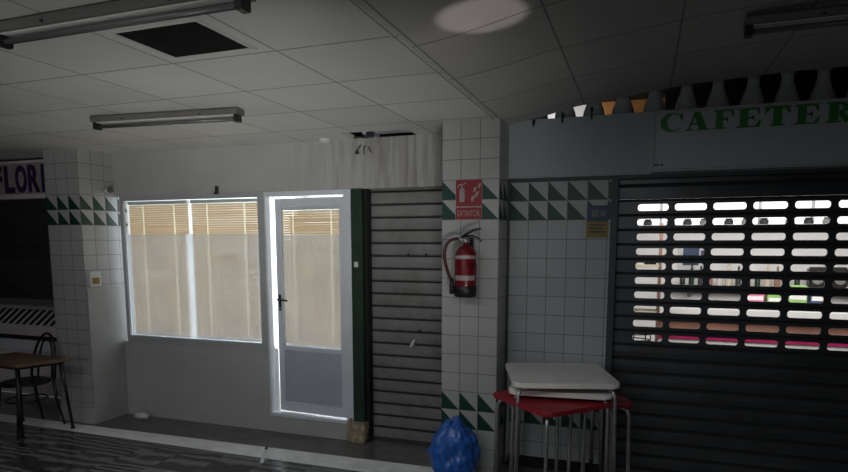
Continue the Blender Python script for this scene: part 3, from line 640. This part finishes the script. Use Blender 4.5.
for i in range(11):
    x = .05 + i * .235 + .03 * ((i * 5) % 3); h = .05 + .02 * ((i * 3) % 3)
    t = thing('jar', f'small dark jar on the sill of the high cafe window, {ORD[i]} from the left', 'jar', (x, 8.96, 2.0), 'jars on the cafe window sill')
    MB().lathe([(.05, 0), (.055, .01), (.055, h), (.04, h + .015)], (x, 8.93, 2.0), 12).build('jar_body', M['conc' if i % 2 else 'frame_dark'], t); MB().lathe([(.042, h + .015), (.042, h + .03)], (x, 8.93, 2.0), 12).build('jar_lid', M['green' if i % 3 else 'black'], t)
ctr = thing('bar_counter', 'cafe bar counter with white top, brown panel and magenta band', 'counter', (1.4, 7.0, 0))
MB().box(.18, 3.6, 6.95, 7.55, .99, 1.08, .01).build('counter_top', M['white'], ctr)
MB().box(.2, 3.6, 7.02, 7.5, .82, .99).build('brown_panel', M['brown'], ctr)
MB().box(.2, 3.6, 6.99, 7.5, .737, .82).build('magenta_band', M['magenta'], ctr)
MB().box(.2, 3.6, 7.0, 7.5, 0, .737).build('counter_front', M['white'], ctr)
def carton(mat, x, wdt, h, label, y=7.15, z=1.08):
    t = thing('carton', label, 'carton', (x, y, z), 'cartons on the bar')
    MB().box(x, x + wdt, y, y + .18, z, z + h, .006).build('carton_body', M[mat], t)
    MB().box(x + .01, x + wdt - .01, y - .002, y + .18, z + h * .42, z + h * .62).build('printed_band', M['white'], t)
carton('pink', 1.02, .20, .20, 'pink carton on the cafe bar beside lime green cartons')
carton('lime', 1.25, .16, .18, 'smaller lime green carton beside the pink carton on the bar')
carton('lime', 1.44, .17, .24, 'taller lime green carton on the cafe bar')
carton('blue', 1.64, .14, .22, 'blue carton at the right end of the bar cartons')
sf = thing('back_shelf', 'long cream shelf along the back wall of the cafe', 'shelf', (1.4, 8.8, 1.2))
MB().box(.4, 3.4, 8.7, 9.0, 1.17, 1.2, .004).build('shelf_board', M['cream'], sf)
for x in (.6, 1.6, 2.6): MB().box(x, x + .03, 8.75, 9.0, 1.05, 1.17).build('bracket', M['frame_dark'], sf)
MATS = ['black', 'brown', 'frame_dark', 'cream', 'green', 'white']; NM = ['black', 'brown', 'slate', 'cream', 'dark green', 'white']
for i in range(13):
    x = .52 + i * .112; k = (i * 4 + i // 3) % 6; h = .17 + .05 * ((i * 7) % 4)
    t = thing('bottle', f'{NM[k]} bottle on the cafe back shelf, {ORD[i]} from its left end', 'bottle', (x, 8.84, 1.2), 'bottles on the back shelf')
    MB().lathe([(.030, 0), (.033, .01), (.033, h * .55), (.013, h * .72), (.013, h * .95)], (x, 8.84, 1.2), 12).build('bottle_body', M[MATS[k]], t)
    MB().lathe([(.015, h * .95), (.015, h)], (x, 8.84, 1.2), 10).build('bottle_cap', M['white'], t)
rd = thing('radio', 'black radio with grey speakers at the right of the cafe back shelf', 'radio', (2.15, 8.8, 1.2))
MB().box(1.98, 2.40, 8.76, 8.92, 1.2, 1.46, .02).build('radio_body', M['black'], rd)
for x in (2.07, 2.31): MB().tube([(x, 8.765, 1.31), (x, 8.752, 1.31)], .062, 18).build('speaker', M['metal'], rd)
MB().box(2.15, 2.23, 8.752, 8.77, 1.36, 1.43).build('dial', M['white'], rd)
po = thing('poster', 'blue and white poster on the back wall of the cafe', 'poster', (.62, 8.99, 1.4))
MB().box(.46, .86, 8.985, 9.0, 1.40, 1.80).build('paper', M['white'], po)
MB().box(.52, .72, 8.982, 8.99, 1.46, 1.76).box(.74, .83, 8.982, 8.99, 1.60, 1.66).build('printed_area', M['blue'], po)
un = thing('wooden_rack', 'brown wooden rack at the left of the cafe interior', 'rack', (.0, 6.6, 0))
for x in (-.32, .155): MB().box(x, x + .025, 6.3, 6.6, 0, 1.95).build('post', M['brown'], un)
for z in (.3, .7, 1.06, 1.30, 1.52): MB().box(-.295, .155, 6.3, 6.6, z, z + .03).build('shelf', M['cream'], un)
for i, (x, c, nm) in enumerate(((-.25, 'magenta', 'magenta'), (-.12, 'white', 'white'), (.02, 'black', 'black'))):
    t = thing('storage_box', f'{nm} box on a middle shelf of the brown rack', 'box', (x, 6.36, 1.55), 'boxes on the brown rack')
    MB().box(x, x + .11, 6.34, 6.5, 1.55, 1.62, .004).build('box_body', M[c], t); MB().box(x - .004, x + .114, 6.336, 6.504, 1.62, 1.64, .003).build('lid', M['cream'], t)
wb = thing('wire_basket', 'black wire basket on the low shelf of the brown rack', 'basket', (-.05, 6.42, .73))
for z in (.735, .79, .85): MB().tube([(-.05 + .16 * math.cos(a * PI / 8), 6.44 + .10 * math.sin(a * PI / 8), z) for a in range(16)], .006, 6, True).build('hoop', M['black'], wb)
for a in range(8):
    x, y = -.05 + .16 * math.cos(a * PI / 4), 6.44 + .10 * math.sin(a * PI / 4); MB().tube([(x, y, .735), (x, y, .85)], .005, 6).build('upright', M['black'], wb)

# ------------------------------------------------------------------ pillar: sign, extinguisher, bag
sg = thing('fire_sign', 'red fire extinguisher sign with white pictogram on the tiled pillar', 'sign', (-1.205, PF - .004, 1.93))
MB().box(-1.302, -1.108, PF - .005, PF, 2.026, 2.214).build('pictogram_panel', M['sign_red'], sg)
MB().box(-1.302, -1.108, PF - .005, PF, 1.932, 2.016).build('text_panel', M['sign_red'], sg)
bd = MB().box(-1.305, -1.105, PF - .0045, PF, 1.929, 2.217); bd.build('sign_backing', M['label'], sg)
pc = MB(); y = PF - .0055
pc.prism(rounded(-1.275, -1.236, 2.055, 2.155, .010), (0, y, 0), (1, 0, 0), (0, 0, 1), (0, .002, 0))
pc.box(-1.262, -1.249, y, y + .002, 2.15, 2.172).prism([(-1.266, 2.172), (-1.225, 2.188), (-1.228, 2.196), (-1.27, 2.180)], (0, y, 0), (1, 0, 0), (0, 0, 1), (0, .002, 0))
pc.prism(arc(-1.268, 2.165, .022, .022, 60, 210, 10) + arc(-1.268, 2.165, .015, .015, 210, 60, 10), (0, y, 0), (1, 0, 0), (0, 0, 1), (0, .002, 0))
pc.build('extinguisher_symbol', M['label'], sg)
fl = MB()
for x, z, s in ((-1.185, 2.055, 1.0), (-1.155, 2.085, 1.0), (-1.168, 2.125, .8), (-1.135, 2.15, .8)):
    fl.prism([(x, z), (x + .012 * s, z + .006 * s), (x + .022 * s, z + .026 * s), (x + .030 * s, z + .052 * s), (x + .014 * s, z + .040 * s), (x + .006 * s, z + .048 * s), (x - .002 * s, z + .022 * s)], (0, y, 0), (1, 0, 0), (0, 0, 1), (0, .002, 0))
fl.build('flame_symbol', M['label'], sg)
text_mb('EXTINTOR', -1.288, -1.122, 1.952, 1.996, y, .002).build('lettering', M['label'], sg)

ex, ey = -1.195, 4.215
fe = thing('fire_extinguisher', 'red fire extinguisher with black hose hanging on the tiled pillar', 'fire extinguisher', (ex, ey, 1.372))
MB().lathe([(.060, 1.44), (.078, 1.443), (.079, 1.45), (.079, 1.66), (.074, 1.695), (.058, 1.722), (.034, 1.740), (.022, 1.748), (.022, 1.765)], (ex, ey, 0), 28).build('cylinder', M['red'], fe)
MB().lathe([(.070, 1.374), (.081, 1.378), (.082, 1.45), (.078, 1.456)], (ex, ey, 0), 28).build('foot_ring', M['black'], fe)
MB().lathe([(.0797, 1.495), (.0797, 1.530)], (ex, ey, 0), 18, -PI * .92, -PI * .10).build('lower_label', M['label'], fe)
MB().lathe([(.0797, 1.648), (.0795, 1.672)], (ex, ey, 0), 18, -PI * .92, -PI * .10).build('upper_label', M['label'], fe)
va = MB().lathe([(.024, 1.762), (.026, 1.768), (.026, 1.790), (.014, 1.798), (.014, 1.812)], (ex, ey, 0), 16)
va.tube([(ex - .02, ey, 1.782), (ex - .055, ey - .005, 1.790)], .011, 10); va.build('valve', M['metal'], fe)
lv = MB().tube([(ex - .03, ey - .01, 1.800), (ex + .02, ey - .012, 1.832), (ex + .06, ey - .012, 1.852), (ex + .115, ey - .012, 1.862)], [.008, .010, .010, .006], 8)
lv.build('squeeze_lever', M['black'], fe)
MB().tube([(ex - .01, ey - .012, 1.806), (ex + .05, ey - .012, 1.812), (ex + .10, ey - .012, 1.792), (ex + .118, ey - .012, 1.770)], [.008, .007, .006, .005], 8).build('carry_handle', M['black'], fe)
hp = bez((ex - .05, ey - .005, 1.790), (ex - .150, ey - .01, 1.80), (ex - .158, ey - .01, 1.68), 8) + bez((ex - .158, ey - .01, 1.68), (ex - .155, ey - .01, 1.58), (ex - .095, ey - .03, 1.485), 7)[1:]
MB().tube(hp, .0115, 10).build('hose', M['hose'], fe)
MB().tube([(ex - .098, ey - .03, 1.505), (ex - .093, ey - .032, 1.47), (ex - .090, ey - .034, 1.395)], [.014, .017, .021], 12).build('nozzle', M['black'], fe)
MB().box(ex - .02, ex + .02, ey + .07, PF, 1.70, 1.76, .004).box(ex - .03, ex + .03, PF - .006, PF, 1.66, 1.80).build('wall_bracket', M['black'], fe)
MB().lathe([(.0815, 1.60), (.0815, 1.612)], (ex, ey, 0), 18, -PI * .3, PI * .5).build('strap', M['black'], fe)
MB().tube([(ex + .083, ey - .02, 1.60), (ex + .083, ey - .02, 1.70)], .004, 8).build('pin_cord', M['metal'], fe)

bag = bmesh.new(); bmesh.ops.create_icosphere(bag, subdivisions=5, radius=1)
for v in bag.verts:
    n = v.co.normalized(); zz = n.z
    r = 1 + .16 * noise.noise(n * 2.2 + Vector((3, 1, 7)))
    rid = abs(noise.noise(n * 5 + Vector((1, 9, 2)))) ; rid2 = abs(noise.noise(n * 11 + Vector((4, 2, 2))))
    r += .10 * rid - .02 * (.5 - rid2); r *= 1 + .05 * abs(math.sin(4 * math.atan2(n.y, n.x) + 3 * n.z + 2 * noise.noise(n * 2)))
    x, y_, z = n.x * r * .185, n.y * r * .165, zz * r
    z = .22 + z * (.225 if z > 0 else .23)
    if zz > .55: t = (zz - .55) / .45; k = 1 - .45 * t; x *= k; y_ *= k; z += .05 * t
    if z < .02: z = .003 + random.random() * .004
    v.co = (x * .95 - 1.238 + .02 * (z - .2), y_ * .95 + 4.09, z)
mb = MB(); mb.bm.free(); mb.bm = bag
for k in range(7):
    a = k * 2 * PI / 7; mb.tube([(-1.245, 4.085, .43), (-1.245 + .03 * math.cos(a), 4.085 + .03 * math.sin(a), .468), (-1.245 + .055 * math.cos(a), 4.085 + .05 * math.sin(a), .480 + .012 * (k % 3))], [.016, .013, .004], 7)
tag(mb.build('rubbish_bag', M['bag'], smooth=True), 'knotted shiny blue plastic rubbish bag on the floor at the tiled pillar', 'bag')

# ------------------------------------------------------------------ stack of tables
def square_table(label, group, cx, cy, rot, side, ztop, zfoot, thick, mat, inset=.03, r=.0125):
    t = thing('square_table', label, 'table', (0, 0, 0), group); h = side / 2
    tp = MB().prism(rounded(-h, h, -h, h, .045, 6), (0, 0, ztop - thick), (1, 0, 0), (0, 1, 0), (0, 0, thick))
    bmesh.ops.bevel(tp.bm, geom=[e for e in tp.bm.edges if abs(e.verts[0].co.z - e.verts[1].co.z) < 1e-5], offset=.008, segments=3, affect='EDGES')
    tp.build('tabletop', mat, t)
    for sx, sy in ((-1, -1), (1, -1), (1, 1), (-1, 1)):
        d = Vector((sx, sy, 0)).normalized(); c = Vector((sx * (h - inset), sy * (h - inset), 0))
        zt = ztop - thick - .014
        pts = [c - d * .20 + Vector((0, 0, zt)), c - d * .06 + Vector((0, 0, zt))] + bez(c - d * .06 + Vector((0, 0, zt)), c + Vector((0, 0, zt)), c + Vector((0, 0, zt - .07)), 6)[1:] + [c + d * .012 + Vector((0, 0, zfoot + .012))]
        lg = MB().tube(pts, r, 12).build('leg', M['metal'], t)
        f = c + d * .012
        MB().lathe([(r + .004, 0), (r + .005, .004), (r + .005, .030), (r + .001, .034)], (f.x, f.y, zfoot), 12).build('rubber_foot', M['rubber'], lg)
    t.location = (cx, cy, 0); t.rotation_euler = (0, 0, rot); return t
square_table('red square table turned cornerwise at the bottom of the table stack', 'stacked terrace tables', -.518, 3.984, math.radians(47.2), .60, .745, 0, .028, M['red_top'], .035)
st_ = square_table('small red square stool tucked in at the right under the table stack', None, -.236, 4.245, math.radians(23), .36, .70, 0, .024, M['red_top'], .03)
st_.name = 'square_stool'; st_['category'] = 'stool'
for c_ in st_.children:
    if c_.name.startswith('tabletop'): c_.name = 'seat'
square_table('lower of the two white tabletops, resting just above the red table', 'stacked terrace tables', -.500, 4.205, math.radians(6.5), .66, .805, .05, .034, M['white_top'])
square_table('topmost white square table of the stack beside the cafe shutter', 'stacked terrace tables', -.510, 4.155, math.radians(17), .675, .878, .12, .034, M['white_top'])

# ------------------------------------------------------------------ left table and chair
TR, TF = Vector((-4.955, 4.097, 0)), Vector((-5.122, 3.692, 0)); e1 = (TF - TR).normalized(); e2 = Vector((-.997, .07, 0)).normalized()
lt = thing('cafe_table', 'brown wood top table with thin black legs at the left edge', 'table', (-5.4, 3.95, 0))
TB, TL = TR + e2 * .78, TF + e2 * .78
tp = MB().prism([(q.x, q.y) for q in (TR, TF, TL, TB)], (0, 0, .672), (1, 0, 0), (0, 1, 0), (0, 0, .028)); tp.build('tabletop', M['wood'], lt)
cen = (TR + TF + TL + TB) / 4
for q in (TR, TF, TL, TB):
    a = q.lerp(cen, .20); c = q.lerp(cen, -.02)
    if q is TR: c = Vector((-5.06, 4.15, 0))
    if q is TF: c = Vector((-5.16, 3.72, 0))
    lg = MB().tube([(a.x, a.y, .672), (c.x, c.y, .012)], .014, 10).build('leg', M['black'], lt)
    MB().lathe([(.018, 0), (.018, .02), (.014, .024)], (c.x, c.y, 0), 10).build('rubber_foot', M['rubber'], lg)
ap = MB()
for qa, qb in ((TR, TF), (TF, TL), (TL, TB), (TB, TR)):
    a, c = qa.lerp(cen, .16), qb.lerp(cen, .16); ap.tube([(a.x, a.y, .655), (c.x, c.y, .655)], .013, 8)
ap.build('apron_rail', M['black'], lt)
def bentwood(label, cx, cy, rot):
    t = thing('bentwood_chair', label, 'chair', (0, 0, 0))
    MB().lathe([(.17, .435), (.205, .437), (.212, .448), (.206, .462), (.18, .466), (.10, .458)], (0, 0, 0), 28).build('seat', M['black_wood'], t)
    def hoop(w, ztop, zb, y0, y1, r):
        return MB().tube([(-w * math.cos(a), y0 + (y1 - y0) * (math.sin(a)), zb + (ztop - zb) * math.sin(a) ** .8) for a in [PI * k / 20 for k in range(21)]], r, 10)
    hoop(.19, .885, .46, .165, .24, .0125).build('outer_hoop', M['black_wood'], t)
    hoop(.115, .845, .46, .185, .235, .010).build('inner_hoop', M['black_wood'], t)
    for s in (-1, 1):
        MB().tube([(s * .165, .165, .46), (s * .165, .185, .25), (s * .180, .235, .0)], [.015, .015, .011], 10).build('leg', M['black_wood'], t)
        MB().tube([(s * .150, -.150, .44), (s * .160, -.17, .22), (s * .170, -.195, .0)], [.016, .014, .011], 10).build('leg', M['black_wood'], t)
    MB().tube([(.168 * math.cos(k * PI / 10), .172 * math.sin(k * PI / 10), .285) for k in range(20)], .009, 8, True).build('stretcher_ring', M['black_wood'], t)
    t.location = (cx, cy, 0); t.rotation_euler = (0, 0, rot); return t
bentwood('black bentwood chair with double hoop back pushed under the wooden table', -5.47, 4.02, math.radians(-8))

# ------------------------------------------------------------------ small things
sb = thing('junction_box', 'small white wall box with yellow sticker on the left tiled pillar', 'box', (-4.955, 4.42, 1.35))
MB().box(-4.97, -4.93, 4.34, 4.47, 1.345, 1.49, .004).build('box_body', M['white'], sb)
MB().box(-4.931, -4.928, 4.365, 4.445, 1.37, 1.43).build('sticker', M['yellow'], sb)
pn = thing('pipe_stub', 'short grey pipe stub sticking out of the left tiled pillar', 'pipe', (-4.97, 4.60, 2.27))
MB().tube([(-4.97, 4.60, 2.265), (-4.88, 4.585, 2.268)], .022, 14).build('pipe', M['white'], pn)
MB().tube([(-4.885, 4.586, 2.268), (-4.86, 4.582, 2.270)], .028, 14).build('pipe_cap', M['lamp_body'], pn)
hk = MB().box(-3.735, -3.71, WY - .03, WY, 2.205, 2.28, .003).box(-3.735, -3.71, WY - .045, WY - .02, 2.205, 2.222)
tag(hk.build('wall_bracket', M['frame_dark']), 'small dark bracket on the plaster above the shop window', 'bracket')
cb = MB()
for k in range(3):
    x = -2.25 + k * .035; cb.tube(bez((x, WY - .004, 2.575 - .01 * k), (x - .02 + .01 * k, WY - .03, 2.55), (x - .035 + .03 * k, WY - .012, 2.505 - .012 * (k % 2)), 6), .0045, 6)
cb.lathe([(.016, 0), (.020, .01), (.012, .022)], (-2.285, WY - .018, 2.50), 10)
tag(cb.build('cable_stub', M['frame_dark']), 'frayed dark cable ends hanging from the hole in the ceiling edge', 'cable')
jb = tag(MB().box(-2.322, -2.285, WY - .032, WY - .02, 1.555, 1.60, .003).build('bell_push', M['white']), 'small white bell push on the dark green door jamb', 'switch')
pp = MB().box(-.015, .015, -.17, .17, .0, .006, .002); pp.box(-.011, .011, .17, .205, 0, .012, .002)
o = thing('plastic_strip', 'thin white plastic strip with dark tip lying across the white floor stripe', 'strip', (-2.90, 4.13, .001))
MB().box(-2.915, -2.885, 3.95, 4.27, .001, .007, .002).build('strip_body', M['pvc'], o); MB().box(-2.912, -2.888, 4.27, 4.315, .001, .012, .002).build('dark_tip', M['black'], o)
o.rotation_euler = (0, 0, math.radians(28))
tp = bmesh.new(); bmesh.ops.create_icosphere(tp, subdivisions=3, radius=1)
for v in tp.verts:
    n = v.co.normalized(); r = 1 + .5 * noise.noise(n * 3); v.co = (-4.68 + n.x * r * .085, 4.62 + n.y * r * .05, max(.002, .03 + n.z * r * .034))
mb = MB(); mb.bm.free(); mb.bm = tp
tag(mb.build('crumpled_paper', M['white'], smooth=True), 'crumpled white paper on the floor in the corner below the window', 'paper')
